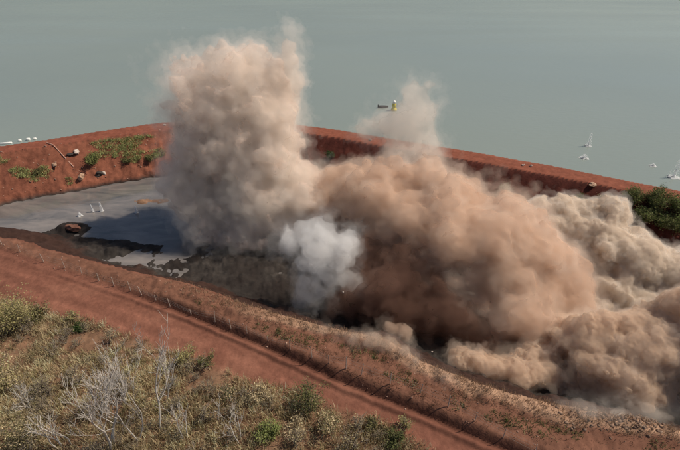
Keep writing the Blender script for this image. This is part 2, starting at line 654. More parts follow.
def dust_mat(name, col, dens, skin=0.0, skin_col=None, aniso=0.15):
    m, n, l, out = new_mat(name)
    v = n.new('ShaderNodeVolumeScatter')
    v.inputs['Color'].default_value = (*col, 1)
    v.inputs['Density'].default_value = dens
    v.inputs['Anisotropy'].default_value = aniso
    ab = n.new('ShaderNodeVolumeAbsorption')
    ab.inputs['Color'].default_value = (*col, 1)
    ab.inputs['Density'].default_value = dens
    ad = n.new('ShaderNodeAddShader')
    l.new(v.outputs[0], ad.inputs[0])
    l.new(ab.outputs[0], ad.inputs[1])
    l.new(ad.outputs[0], out.inputs['Volume'])
    if skin > 0:
        t = n.new('ShaderNodeBsdfTransparent')
        d = n.new('ShaderNodeBsdfDiffuse')
        tr = n.new('ShaderNodeBsdfTranslucent')
        for s in (d, tr):
            s.inputs['Color'].default_value = (*(skin_col or col), 1)
        m1 = n.new('ShaderNodeMixShader')
        m1.inputs[0].default_value = 0.4
        l.new(d.outputs[0], m1.inputs[1])
        l.new(tr.outputs[0], m1.inputs[2])
        m2 = n.new('ShaderNodeMixShader')
        m2.inputs[0].default_value = skin
        l.new(t.outputs[0], m2.inputs[1])
        l.new(m1.outputs[0], m2.inputs[2])
        l.new(m2.outputs[0], out.inputs['Surface'])
    m.cycles.homogeneous_volume = True
    return m


def cloud_field(puffs, voxel, amp, cell, seed, warp=1.0, margin=3.2, k=1.0, rough=0.6, octs=3, gain=0.52):
    """signed field (<0 inside) of a billowing cloud built from puffs (px, py, Y, radius in px)"""
    C = np.array([at(p[0], p[1], p[2]) for p in puffs])
    Rd = np.array([p[3] * mpp(c) for p, c in zip(puffs, C)])
    lo = (C - Rd[:, None]).min(0) - margin
    hi = (C + Rd[:, None]).max(0) + margin
    lo[2] = max(lo[2], PIT_Z - 1.5)
    n = np.ceil((hi - lo) / voxel).astype(int) + 1
    ax = [(lo[i] + voxel * np.arange(n[i])).astype(np.float32) for i in range(3)]
    X, Y, Z = np.meshgrid(*ax, indexing='ij')
    # large-scale warp keeps the puffs from reading as balls
    f = 0.26
    wx = 1.6 * warp * fbm(X * f, Y * f, Z * f, 2, seed + 1)
    wy = 1.6 * warp * fbm(X * f, Y * f, Z * f, 2, seed + 2)
    wz = 1.6 * warp * fbm(X * f, Y * f, Z * f, 2, seed + 3)
    D = np.full_like(X, 1e3)
    for c, r in zip(C, Rd):
        d = np.sqrt((X + wx - c[0]) ** 2 + (Y + wy - c[1]) ** 2 + (Z + wz - c[2]) ** 2) - r
        hh = np.clip(0.5 + 0.5 * (d - D) / k, 0, 1)
        D = np.where(D > 900, d, d * (1 - hh) + D * hh - k * hh * (1 - hh))
    band = np.abs(D) < margin + 0.5
    x, y, z = X[band], Y[band], Z[band]
    dv = np.zeros(x.shape, np.float32)
    a, cs = amp, cell
    for o in range(octs):
        s = 1.0 / cs
        qx = x + 0.45 * cs * fbm(x * s, y * s, z * s, 2, seed + 40 + o)
        qz = z + 0.45 * cs * fbm(x * s, y * s, z * s, 2, seed + 50 + o)
        f1 = worley(qx * s, y * s, qz * s, seed + 60 + o)
        dv += a * (0.75 - f1 * f1 * 1.3)
        a *= gain
        cs *= 0.46
    D[band] -= dv + rough * fbm(x * 0.9, y * 0.9, z * 0.9, octs, seed + 77)
    return D, lo, voxel, band, (x, y, z)


def cloud(name, label, cat, puffs, voxel, amp, cell, seed, shells, group=None, fray=1.0, **kw):
    """shells: (iso offset outward, material, part name); the first one is the body"""
    D, lo, vx, band, (x, y, z) = cloud_field(puffs, voxel, amp, cell, seed, **kw)
    base = np.array([at(p[0], p[1], p[2]) for p in puffs]).mean(0)
    root = empty(name, (base[0], base[1], PIT_Z))
    tag(root, label, cat, group)
    for i, (off, mat, pn) in enumerate(shells):
        G = D - off
        if off < 0:
            G[band] += 0.5 * fbm(x * 0.5, y * 0.5, z * 0.5 + 13 * i, 3, seed + 90 + 7 * i)
        elif i > 0:
            fr = (0.5 + off) * fray
            G[band] = np.minimum(G[band] - fr * fbm(x * 0.8, y * 0.8, z * 0.8 + 13 * i, 4, seed + 90 + 7 * i, gain=0.62) * 1.3, D[band] - 0.25 * off)
        for a in range(3):          # close the field at the border of the grid
            sl = [slice(None)] * 3
            for e in (0, -1):
                sl[a] = e
                G[tuple(sl)] = np.maximum(G[tuple(sl)], 0.05)
        V, Q = surface_nets(G, lo, vx)
        # drop crumbs cut loose by the noise and whatever lies deep under the ground
        me = fast_mesh(pn, V - np.array([base[0], base[1], PIT_Z]), Q)
        link(pn, me, mat, root, smooth=True)
    return root


TAN = (0.995, 0.940, 0.878)
BRN = (0.945, 0.815, 0.700)
GRY = (0.957, 0.893, 0.815)
WHT = (0.987, 0.98, 0.97)


def shells(nm, col, skin_col, dens, skin, step):
    return [(0.0, dust_mat(nm, col, dens, skin, skin_col), 'billow'),
            (step, dust_mat(nm + '_veil', col, dens * 0.30), 'veil'),
            (step * 2.2, dust_mat(nm + '_wisp', col, dens * 0.10), 'wisp')]


def soft_shells(nm, col, skin_col, dens, skin, step):
    return [(0.0, dust_mat(nm, col, dens * 0.45, skin, skin_col), 'billow'),
            (-step * 1.3, dust_mat(nm + '_core', col, dens), 'core'),
            (step * 0.8, dust_mat(nm + '_veil', col, dens * 0.20), 'veil'),
            (step * 2.0, dust_mat(nm + '_wisp', col, dens * 0.07), 'wisp')]


column = [(186, 92, 58, 17), (180, 78, 58, 12), (198, 73, 58, 13), (222, 72, 58, 14), (246, 72, 58, 12), (240, 84, 58, 22), (262, 84, 58, 17), (272, 102, 58, 10),
          (188, 118, 58, 18), (222, 110, 57, 32), (256, 112, 57, 24), (272, 130, 57, 18), (198, 152, 57, 28), (240, 155, 56, 40), (276, 160, 56, 28),
          (194, 190, 55, 25), (225, 200, 55, 32), (262, 200, 54, 36), (300, 190, 54, 26), (240, 228, 53, 24), (284, 225, 52, 26)]
cloud('dust_cloud', 'tall pale beige column of dust rising above the grey pond', 'dust cloud', column, 0.25, 0.55, 3.4, 100,
      soft_shells('pale_dust', TAN, (0.86, 0.66, 0.55), 0.75, 0.20, 0.9), k=1.3, rough=1.5, warp=1.5)
streamer = [(293, 34, 59, 4), (289, 46, 59, 5), (292, 58, 59, 6), (288, 72, 59, 7), (292, 86, 59, 8), (285, 100, 59, 8), (288, 114, 58, 8), (280, 128, 58, 8)]
cloud('dust_cloud', 'narrow thin dust streamer beside the top of the pale column', 'dust cloud', streamer, 0.2, 0.5, 1.8, 150,
      shells('streamer_dust', TAN, (0.78, 0.62, 0.52), 0.50, 0.12, 0.5), k=1.0, rough=0.8, warp=0.4, margin=2.4)

brown = [(335, 208, 52, 28), (372, 198, 50, 30), (404, 186, 50, 20), (430, 180, 50, 15), (445, 208, 47, 32), (484, 226, 45, 24), (520, 236, 44, 26), (400, 220, 46, 32), (450, 245, 43, 44),
         (500, 255, 41, 44), (535, 262, 40, 32), (545, 300, 38, 30), (505, 305, 37, 40), (468, 284, 40, 30), (540, 335, 35, 30), (500, 330, 36.5, 20)]
cloud('dust_cloud', 'large tan brown dust cloud swelling in the middle of the blast', 'dust cloud', brown, 0.24, 0.8, 3.4, 200,
      soft_shells('brown_dust', BRN, (0.61, 0.40, 0.285), 0.9, 0.28, 0.7), k=1.6, rough=0.9)

roll = [(462, 357, 31, 8), (486, 362, 30, 12), (512, 371, 29, 16), (540, 378, 28.5, 20), (566, 386, 28, 20), (596, 388, 27, 20), (622, 372, 27, 26), (655, 352, 28, 30), (690, 335, 29, 34), (600, 352, 30, 30),
        (565, 350, 32, 26), (640, 380, 26, 16), (700, 365, 27, 26)]
cloud('dust_cloud', 'low rolling lobe of tan dust spilling onto the grassy near rim', 'dust cloud', roll, 0.125, 0.55, 1.9, 300,
      shells('rolling_dust', BRN, (0.60, 0.445, 0.32), 1.1, 0.45, 0.26), k=1.0, octs=4, gain=0.6, margin=2.2)

right = [(536, 212, 49, 10), (566, 220, 49, 11), (592, 226, 48, 11), (618, 217, 47, 10), (638, 246, 46, 10), (662, 265, 45, 10), (692, 284, 44, 15), (560, 240, 47, 20), (596, 252, 45, 24), (630, 265, 43, 24), (664, 282, 41, 24),
         (700, 295, 40, 30), (610, 290, 41, 20), (640, 305, 39, 20), (668, 320, 37, 22), (600, 316, 38, 12), (720, 330, 36, 34)]
cloud('dust_cloud', 'crisp cauliflower dust cloud beside the dark green dike shrubs', 'dust cloud', right, 0.165, 0.7, 2.1, 400,
      shells('grey_dust', GRY, (0.65, 0.52, 0.405), 1.2, 0.50, 0.26), k=1.0, octs=4, gain=0.58, margin=2.4)

white = [(294, 242, 39.5, 8), (308, 232, 39.5, 8), (322, 233, 39.5, 11), (340, 240, 39.5, 11), (320, 250, 39, 14), (343, 258, 39, 11), (352, 278, 38.5, 7), (361, 285, 38.5, 6), (314, 272, 38.5, 10), (312, 290, 38, 6), (310, 304, 37.5, 6), (332, 278, 38.5, 6), (322, 296, 38, 3)]
cloud('smoke_puff', 'small white smoke puff against the dark pit floor', 'smoke', white, 0.12, 0.42, 1.25, 500,
      soft_shells('white_smoke', WHT, (0.80, 0.80, 0.80), 0.60, 0.06, 0.50), k=0.6, warp=0.8, margin=2.0, rough=0.7)

thin = [(416, 97, 64, 11), (412, 112, 64, 12), (424, 108, 64, 8), (388, 126, 64, 9), (405, 132, 63, 13), (425, 145, 62, 11), (400, 150, 61, 12), (370, 128, 64, 6)]
cloud('dust_cloud', 'thin detached dust wisp rising over the crest of the dike', 'dust cloud', thin, 0.25, 0.8, 2.4, 600,
      shells('thin_dust', TAN, (0.62, 0.48, 0.37), 0.20, 0.06, 0.7), k=1.2, rough=1.2)

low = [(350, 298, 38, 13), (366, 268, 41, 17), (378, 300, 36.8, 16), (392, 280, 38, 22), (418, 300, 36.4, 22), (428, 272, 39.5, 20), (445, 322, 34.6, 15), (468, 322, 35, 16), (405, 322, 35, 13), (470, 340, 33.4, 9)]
cloud('dust_cloud', 'dark reddish brown dust with painted cloud shade, low over the pit floor', 'dust cloud', low, 0.25, 0.6, 2.0, 700,
      shells('low_dust_shade', (0.46, 0.29, 0.225), (0.085, 0.047, 0.034), 0.40, 0.30, 0.6), k=1.5, rough=1.0)  # dust colour blackened to carry the self-shadow at the cloud's foot
ball = [(404, 333, 32.5, 7), (396, 338, 32.3, 5), (388, 328, 33, 4.5)]
cloud('dust_cloud', 'small round brown dust ball just above the grassy near rim', 'dust cloud', ball, 0.08, 0.25, 0.8, 720,
      shells('ball_dust', BRN, (0.45, 0.30, 0.21), 0.9, 0.2, 0.15), k=0.5, warp=0.3, margin=1.0, rough=0.2)


film = []
for px, py, r in ((322, 331, 2.5), (338, 335, 3), (356, 338, 4), (372, 340, 5.5), (388, 344, 5.5), (402, 352, 4), (416, 362, 3), (432, 370, 2.5), (450, 378, 2.5)):
    film.append((px, py, on_ground(px, py + 3)[1], r))
cloud('dust_cloud', 'thin tan film of dust drifting along the near rim', 'dust cloud', film, 0.11, 0.22, 0.9, 740,
      shells('film_dust', BRN, (0.55, 0.40, 0.28), 0.45, 0.10, 0.22), k=0.6, warp=0.3, margin=1.3, rough=0.45)
skirt = []
for px, py, r in ((570, 408, 4), (588, 411, 5), (602, 413, 4), (620, 414, 6), (634, 414, 5), (650, 413, 7), (668, 416, 6), (680, 414, 7), (697, 418, 9)):
    skirt.append((px, py, on_ground(px, py + 2)[1], r))
cloud('dust_cloud', 'thin grey brown dust skirt over the rubble at the lower right', 'dust cloud', skirt, 0.11, 0.22, 0.9, 760,
      shells('skirt_dust', GRY, (0.45, 0.35, 0.28), 0.22, 0.04, 0.3), k=1.4, warp=0.7, margin=1.5, rough=0.9)


# ------------------------------------------------------------------ vegetation builders
def pick_cols(n, pal, jit=0.18):
    pal = np.array(pal)
    c = pal[rng.integers(0, len(pal), n)]
    return np.clip(c * (1 + jit * rng.standard_normal((n, 1))), 0.01, 0.8)


def blades(P, hgt, wid, cols, lean=0.35):
    """curved grass blades at points P; 5 verts, 3 triangles each"""
    n = len(P)
    a = rng.uniform(0, 2 * math.pi, n)
    ln = rng.uniform(0.3, 1.0, n) * lean * hgt
    d = np.stack([np.cos(a), np.sin(a), np.zeros(n)], 1)
    b = rng.uniform(0, 2 * math.pi, n)
    w_ = np.stack([np.cos(b), np.sin(b), np.zeros(n)], 1) * (wid * 0.5)[:, None]
    mid = P + d * (ln * 0.35)[:, None] + np.array([0, 0, 1]) * (hgt * 0.58)[:, None]
    tip = P + d * ln[:, None] + np.array([0, 0, 1]) * (hgt * rng.uniform(0.85, 1.05, n))[:, None]
    V = np.stack([P - w_, P + w_, mid + w_ * 0.8, mid - w_ * 0.8, tip], 1).reshape(-1, 3)
    o = (np.arange(n) * 5)[:, None, None]
    F = (np.array([[0, 1, 2], [0, 2, 3], [3, 2, 4]])[None] + o).reshape(-1, 3)
    return V, F, np.repeat(cols, 5, 0)


def tubes(segs, sides=4):
    """segs: (p0, p1, r0, r1) -> one mesh"""
    A = np.array([s[0] for s in segs]); B = np.array([s[1] for s in segs])
    r0 = np.array([s[2] for s in segs]); r1 = np.array([s[3] for s in segs])
    D = B - A
    D = D / np.maximum(np.linalg.norm(D, axis=1, keepdims=True), 1e-6)
    up = np.where(np.abs(D[:, 2:3]) > 0.9, np.array([[1.0, 0, 0]]), np.array([[0, 0, 1.0]]))
    U = np.cross(D, up); U /= np.linalg.norm(U, axis=1, keepdims=True)
    Wv = np.cross(D, U)
    ang = np.arange(sides) * 2 * math.pi / sides
    ring = U[:, None, :] * np.cos(ang)[None, :, None] + Wv[:, None, :] * np.sin(ang)[None, :, None]
    V = np.concatenate([A[:, None] + ring * r0[:, None, None], B[:, None] + ring * r1[:, None, None]], 1)
    n = len(segs)
    base = np.array([[i, (i + 1) % sides, sides + (i + 1) % sides, sides + i] for i in range(sides)])
    F = (base[None] + (np.arange(n) * 2 * sides)[:, None, None]).reshape(-1, 4)
    return V.reshape(-1, 3), F


def grow(p, d, ln, r, depth, rnd, out, spread=0.6, kids=(2, 4), up=0.25, shrink=0.66, steps=4):
    """recursive limb; out[depth] collects segments"""
    q = np.array(p, float)
    d = np.array(d, float)
    pts = [q.copy()]
    for i in range(steps):
        d = d + 0.13 * np.array([rnd.gauss(0, 1), rnd.gauss(0, 1), rnd.gauss(0, 0.6)]) + np.array([0, 0, up * 0.25])
        d /= np.linalg.norm(d)
        q2 = q + d * ln / steps
        ra = r * (1 - 0.55 * i / steps)
        rb = r * (1 - 0.55 * (i + 1) / steps)
        out.setdefault(depth, []).append((q.copy(), q2.copy(), ra, rb))
        q = q2
        pts.append(q.copy())
    if depth <= 0:
        return
    for k in range(rnd.randint(*kids)):
        t = rnd.uniform(0.3, 1.0)
        i = min(int(t * steps), steps - 1)
        b = pts[i] + (pts[i + 1] - pts[i]) * (t * steps - i)
        dd = d + spread * np.array([rnd.gauss(0, 1), rnd.gauss(0, 1), rnd.gauss(0.2, 0.5)])
        dd /= np.linalg.norm(dd)
        grow(b, dd, ln * shrink * rnd.uniform(0.7, 1.1), r * 0.55 * (1 - 0.4 * t), depth - 1, rnd, out, spread, kids, up, shrink, max(2, steps - 1))


BARK = noisy_mat('pale_bark', (0.40, 0.36, 0.315), (0.56, 0.51, 0.46), scale=6, rough=0.9)
BARKD = noisy_mat('scrub_bark', (0.16, 0.125, 0.095), (0.30, 0.245, 0.19), scale=6, rough=0.9)
LEAF = leaf_mat('leaves')
STRAW = leaf_mat('straw', trans=0.25)


def leaves_at(P, size, cols, flat=0.5):
    """small folded leaf quads"""
    n = len(P)
    a = rng.standard_normal((n, 3)); a /= np.linalg.norm(a, axis=1, keepdims=True)
    b = rng.standard_normal((n, 3)); b[:, 2] *= flat
    b -= a * (a * b).sum(1, keepdims=True); b /= np.linalg.norm(b, axis=1, keepdims=True)
    s = size * rng.uniform(0.6, 1.3, n)
    u, v = a * s[:, None], b * (s * 0.5)[:, None]
    V = np.stack([P - u, P + v, P + u, P - v], 1).reshape(-1, 3)
    F = np.arange(4 * n).reshape(n, 4)
    return V, F, np.repeat(cols, 4, 0)


def bare_tree(px, py, h, label, seed, trunks=1, spread=0.42, depth=3, lean=(0, 0), r=0.09):
    rnd = random.Random(seed)
    p = on_ground(px, py)
    root = empty('bare_tree', tuple(p))
    tag(root, label, 'tree', 'bare pale trees in the dry scrub')
    for t in range(trunks):
        out = {}
        d = np.array([lean[0] + rnd.gauss(0, 0.10 + 0.08 * (trunks > 1)), lean[1] + rnd.gauss(0, 0.10), 1.0])
        b = np.array([rnd.gauss(0, 0.18) if trunks > 1 else 0, rnd.gauss(0, 0.18) if trunks > 1 else 0, -0.1])
        grow(b, d / np.linalg.norm(d), h * rnd.uniform(0.62, 0.78), r * 0.9 * rnd.uniform(0.8, 1.1), depth, rnd, out, spread, (4, 6), 0.35, 0.5, 6)
        V, F = tubes(out[depth], 6)
        link('trunk', fast_mesh('trunk', V, F), BARK, root, True)
        V, F = tubes(sum([out[k] for k in out if k not in (depth, 0)], []), 4)
        link('branches', fast_mesh('branches', V, F), BARK, root, True)['kind'] = 'stuff'
        V, F = tubes([(a, b_, max(ra, 0.012), max(rb, 0.009)) for a, b_, ra, rb in out[0]], 3)
        link('twigs', fast_mesh('twigs', V, F), BARK, root)['kind'] = 'stuff'
    return root


def shrub_geo(p0, h, w_, seed, n_leaf, leaf, pal, stems=7):
    rnd = random.Random(seed)
    out = {}
    for t in range(stems):
        a = rnd.uniform(0, 6.28)
        d = np.array([math.cos(a) * w_ / h * 0.7, math.sin(a) * w_ / h * 0.7, 1.0])
        grow(np.array([0, 0, -0.05]) + p0, d / np.linalg.norm(d), h * rnd.uniform(0.5, 0.8), 0.030, 2, rnd, out, 0.75, (3, 5), 0.2, 0.58, 3)
    segs = sum(out.values(), [])
    tips = np.array([s[1] for s in out[0]] + [0.5 * (s[0] + s[1]) for s in out[0]] + [s[1] for s in out[1]])
    V, F = tubes([(a, b, max(ra, 0.010), max(rb, 0.008)) for a, b, ra, rb in segs], 3)
    L = None
    if n_leaf:
        P = tips[rng.integers(0, len(tips), n_leaf)] + rng.standard_normal((n_leaf, 3)) * 0.11 * max(0.6, w_)
        cl = fbm(P[:, 0] * 1.6, P[:, 1] * 1.6, P[:, 2] * 1.6, 2, seed)[:, None]
        L = leaves_at(P, leaf, pick_cols(n_leaf, pal) * (1 + 0.35 * cl))
    return V, F, L


def shrub(px, py, h, w_, label, seed, n_leaf=1500, leaf=0.07, pal=None, z=0.0, grp='shrubs in the dry scrub', bark=None, stems=7):
    p = on_ground(px, py, z)
    root = empty('shrub', tuple(p))
    tag(root, label, 'shrub', grp)
    V, F, L = shrub_geo(np.zeros(3), h, w_, seed, n_leaf, leaf, pal, stems)
    link('branches', fast_mesh('branches', V, F), bark or BARKD, root)['kind'] = 'stuff'
    if L:
        me = fast_mesh('foliage', L[0], L[1])
        set_col(me, L[2])
        link('foliage', me, LEAF, root)['kind'] = 'stuff'
    return root


OLIVE = [(0.19, 0.175, 0.08), (0.24, 0.21, 0.10), (0.14, 0.135, 0.06)]
YELG = [(0.38, 0.335, 0.155), (0.43, 0.37, 0.19), (0.29, 0.265, 0.115)]
GREEN = [(0.145, 0.155, 0.06), (0.185, 0.19, 0.085), (0.11, 0.12, 0.05)]
DGREEN = [(0.042, 0.075, 0.022), (0.06, 0.10, 0.03), (0.03, 0.055, 0.018)]
BRIGHT = [(0.24, 0.27, 0.09), (0.29, 0.31, 0.12), (0.18, 0.21, 0.075)]
DRY = [(0.58, 0.46, 0.28), (0.50, 0.39, 0.235), (0.66, 0.54, 0.34), (0.36, 0.28, 0.165)]


# ------------------------------------------------------------------ trees and shrubs of the near scrub
bare_tree(112, 448, 9.0, 'pale bare tree with several trunks at the bottom of the scrub', 3, trunks=3, r=0.085)
bare_tree(160, 432, 12.0, 'tallest slender bare tree, its feathery top reaching over the red road', 8, trunks=1, spread=0.30, r=0.075)
bare_tree(172, 398, 4.6, 'short thin bare tree just behind the tallest slender one', 14, trunks=2, spread=0.3, depth=2, r=0.05)
bare_tree(62, 446, 4.0, 'low tangled bare tree left of the many-trunked one', 22, trunks=4, spread=0.6, depth=2, r=0.06)
bare_tree(218, 420, 3.2, 'small forked bare tree beside the dry grass near the road edge', 31, trunks=1, spread=0.5, depth=2, r=0.06)
bare_tree(243, 440, 3.4, 'bare sapling with a wide fork next to the bright green bush', 37, trunks=2, spread=0.55, depth=2, r=0.05)
bare_tree(128, 402, 5.0, 'grey bare tree of fine twigs above the many-trunked one', 44, trunks=3, spread=0.35, depth=2, r=0.05)

bare_tree(98, 420, 6.5, 'slim pale bare tree left of the fine-twigged grey one', 51, trunks=2, spread=0.28, depth=2, r=0.055)
bare_tree(136, 440, 7.0, 'slim bare tree between the many-trunked one and the tallest', 57, trunks=2, spread=0.26, depth=2, r=0.06)
bare_tree(186, 436, 4.0, 'thin bare sapling right of the tallest slender tree', 63, trunks=2, spread=0.4, depth=2, r=0.045)
bare_tree(30, 412, 3.5, 'low grey bare tree beside the yellowish bush at the left', 69, trunks=3, spread=0.5, depth=2, r=0.045)

shrub(12, 334, 5.0, 2.9, 'big yellow-green bush at the photo\'s left edge by the road', 101, 6500, 0.075, YELG, stems=14)
shrub(40, 322, 1.8, 1.5, 'dark olive bush right of the big yellow-green one', 102, 1800, 0.07, OLIVE)
shrub(8, 385, 2.6, 2.2, 'yellowish bush below the big one at the left edge', 103, 2600, 0.07, YELG + DRY, stems=9)
shrub(73, 321, 1.3, 0.8, 'small pale green bush alone at the edge of the red road', 104, 700, 0.06, YELG)
shrub(80, 330, 0.8, 1.2, 'flat dark green bush painted as shade at the foot of the small pale one', 105, 1100, 0.06, DGREEN)  # dark leaf colour stands in for shade below the small bush
shrub(30, 440, 2.4, 2.2, 'olive bush in the bottom left corner', 106, 2600, 0.06, OLIVE + DRY, stems=9)
shrub(186, 362, 1.5, 1.3, 'yellow-green bush on the road edge beside the slender tree', 107, 1300, 0.06, YELG)
shrub(206, 366, 1.3, 1.0, 'green bush on the road edge next to the yellow-green one', 108, 1100, 0.06, GREEN + OLIVE)
shrub(268, 440, 1.5, 1.4, 'bright green bush behind the forked sapling', 109, 2000, 0.065, BRIGHT, stems=9)
shrub(312, 408, 2.4, 1.6, 'tall olive bush standing against the red road', 110, 2600, 0.06, OLIVE + GREEN, stems=9)
shrub(330, 428, 1.5, 1.4, 'dull olive bush right of the tall olive one', 111, 1500, 0.06, OLIVE + DRY)
shrub(297, 436, 1.5, 1.5, 'brown half-dry bush in front of the tall olive one', 112, 1200, 0.055, DRY)
shrub(392, 446, 1.2, 1.2, 'deep green bush at the lower end of the scrub', 113, 1800, 0.06, GREEN, stems=9)
shrub(372, 430, 1.1, 1.1, 'thin olive bush between the deep green one and the dull olive one', 114, 900, 0.055, OLIVE)
shrub(406, 428, 1.0, 0.8, 'lone sparse bush on the bare red road shoulder', 115, 600, 0.055, YELG)
shrub(230, 398, 1.4, 1.5, 'dark twiggy bush behind the small forked tree', 116, 700, 0.05, DRY + DGREEN)
shrub(262, 402, 1.5, 1.5, 'straw coloured bush on the road edge left of the tall olive one', 117, 1500, 0.055, DRY)


# ------------------------------------------------------------------ scrub and grass that nobody could count
def scatter(n, x0, x1, y0, y1):
    P = np.stack([rng.uniform(x0, x1, n), rng.uniform(y0, y1, n)], 1)
    q = zones(P)
    return P, q


def grass_patch(name, P, hgt, nb, pal, wid=0.035, spread=0.16, lean=0.45, mat=None, tone=None):
    Z = height(P) - 0.03
    C = np.concatenate([P, Z[:, None]], 1)
    n = len(P) * nb
    Q = np.repeat(C, nb, 0)
    Q[:, :2] += rng.standard_normal((n, 2)) * spread
    tc = pick_cols(len(P), pal, 0.2)
    if tone is not None:
        tc = np.clip(tc * tone[:, None], 0.01, 0.7)
    cols = np.repeat(tc, nb, 0) * (1 + 0.15 * rng.standard_normal((n, 1)))
    hh = np.repeat(hgt * rng.uniform(0.6, 1.25, len(P)), nb) * rng.uniform(0.5, 1.1, n)
    V, F, Cc = blades(Q, hh, np.full(n, wid), np.clip(cols, 0.01, 0.7), lean)
    me = fast_mesh(name, V, F)
    set_col(me, Cc)
    return link(name, me, mat or STRAW)


P, q = scatter(44000, -42, 16, 13, 46)
den = fbm(P[:, 0] * 0.28, P[:, 1] * 0.28, oct=3, seed=301)
keep = (q['road'] < 0.05 + 0.5 * den) & (rng.uniform(0, 1, len(P)) < 0.35 + 1.5 * (den + 0.12))
bare = gp(85, 340)
keep &= np.hypot((P[:, 0] - bare[0]) / 3.4, (P[:, 1] - bare[1]) / 1.5) > rng.uniform(0.6, 1.2, len(P))
Pk = P[keep]
tone = 1 + 0.45 * fbm(Pk[:, 0] * 0.4, Pk[:, 1] * 0.4, oct=3, seed=303)
kind(grass_patch('dry_grass', Pk, 0.72, 9, DRY + [(0.30, 0.26, 0.13)], 0.032, 0.17, 0.6, tone=tone), 'stuff', 'dry straw grass covering the scrub land below the red road')

# knee-high twiggy brush as one mass
vs, fs, lv, lf, lc = [], [], [], [], []
nv = nl = 0
P, q = scatter(420, -40, 14, 13, 42)
keep = (q['road'] < -0.6)
protos = [shrub_geo(np.zeros(3), 1.15, 0.9, 900 + i, 170, 0.036, [(0.34, 0.28, 0.17), (0.30, 0.26, 0.14), (0.25, 0.21, 0.12)], 5) for i in range(6)]
for i, p in enumerate(P[keep][:230]):
    V, F, L = protos[i % 6]
    a = rng.uniform(0, 6.28); sc = rng.uniform(0.6, 1.5)
    M = np.array([[math.cos(a), -math.sin(a), 0], [math.sin(a), math.cos(a), 0], [0, 0, rng.uniform(0.8, 1.1)]]) * sc
    o = np.array([p[0], p[1], gz(p[0], p[1]) - 0.05])
    vs.append(V @ M.T + o); fs.append(F + nv); nv += len(V)
    lv.append(L[0] @ M.T + o); lf.append(L[1] + nl); lc.append(np.clip(L[2] * rng.uniform(0.7, 1.25), 0, 0.7)); nl += len(L[0])
u = kind(link('undergrowth', fast_mesh('undergrowth', np.concatenate(vs), np.concatenate(fs)), BARKD), 'stuff', 'low dry twiggy brush filling the scrub land')
me = fast_mesh('foliage', np.concatenate(lv), np.concatenate(lf))
set_col(me, np.concatenate(lc))
kind(link('foliage', me, STRAW, u), 'stuff')

# bank between road and pit: tan grass along the rim, green weeds by the fence
P, q = scatter(90000, -45, 32, 14, 52)
den = fbm(P[:, 0] * 0.3, P[:, 1] * 0.3, oct=3, seed=311)
rimk = (q['rim'] > -1.4 + 0.6 * den) & (q['rim'] < 0.7) & (P[:, 0] > -20 + 8 * den) & (rng.uniform(0, 1, len(P)) < 0.55 * sstep(-20, -4, P[:, 0]) + 0.1)
kind(grass_patch('rim_grass', P[rimk], 0.34, 7, [(0.34, 0.23, 0.15), (0.40, 0.28, 0.185), (0.28, 0.18, 0.12)], 0.03, 0.13, 0.6), 'stuff',
     'pale tan dry grass along the near rim of the pit')
mid = (q['ditch'] > 0.4) & (q['rim'] < -1.4) & (rng.uniform(0, 1, len(P)) < 0.08 + 0.35 * np.clip(den, 0, 1)) & (P[:, 0] > -26)
kind(grass_patch('bank_grass', P[mid], 0.26, 6, [(0.17, 0.095, 0.06), (0.21, 0.13, 0.08), (0.13, 0.075, 0.045)], 0.03, 0.13, 0.6), 'stuff',
     'short reddish dry grass on the bank beside the fence')
wd = fbm(P[:, 0] * 0.55, P[:, 1] * 0.55, oct=3, seed=321)
mid = (q['ditch'] > 0.9) & (q['rim'] < -1.7) & (q['rim'] > -3.2) & (wd > 0.08) & (rng.uniform(0, 1, len(P)) < 0.55) & (P[:, 0] > -14)
kind(grass_patch('green_weeds', P[mid], 0.26, 7, OLIVE + GREEN + [(0.22, 0.22, 0.11)], 0.045, 0.12, 0.9, mat=LEAF), 'stuff', 'patchy green weeds growing along the fence line')


# ------------------------------------------------------------------ fence
WOOD = noisy_mat('grey_post_wood', (0.32, 0.24, 0.19), (0.48, 0.39, 0.33), scale=5, rough=0.9)
WIRE = noisy_mat('fence_wire', (0.16, 0.14, 0.13), (0.25, 0.22, 0.20), scale=3, rough=0.6)
FENCE = [(-62, 228), (-40, 233), (-19, 239), (2, 244.5), (20, 252), (44, 262), (65, 268), (82, 275), (99, 281), (114, 286), (131, 291), (142, 295), (156, 300), (170, 306), (191, 314), (215, 322), (231, 328), (247, 333), (268, 341),
         (290, 349), (312, 357), (329, 363), (346, 369), (361, 375), (390, 384), (420, 393), (448, 407), (475, 421), (503, 438), (535, 456)]
fr_root = empty('fence', tuple(on_ground(*FENCE[0])))
tag(fr_root, 'old wire fence of weathered grey wooden posts along the red road', 'fence')
F0 = np.array(fr_root.location)
tops = []
for i, (px, py) in enumerate(FENCE):
    b = on_ground(px, py)
    rn = random.Random(i)
    h = 1.25 * rn.uniform(0.75, 1.15)
    if i in (12, 14, 18):
        h *= 0.6
    ln = np.array([rn.gauss(0, 0.06), rn.gauss(0, 0.06), 1.0])
    r0 = 0.038 * rn.uniform(0.8, 1.15)
    pts = [b + np.array([0, 0, -0.2]), b + ln * h * 0.5, b + ln * h * 0.96, b + ln * h]
    V, F = tubes([(pts[0], pts[1], r0, r0 * 0.95), (pts[1], pts[2], r0 * 0.95, r0 * 0.85), (pts[2], pts[3], r0 * 0.85, r0 * 0.45)], 7)
    link('post', fast_mesh('post', V - F0, F), WOOD, fr_root, True)
    tops.append((b, ln * h))
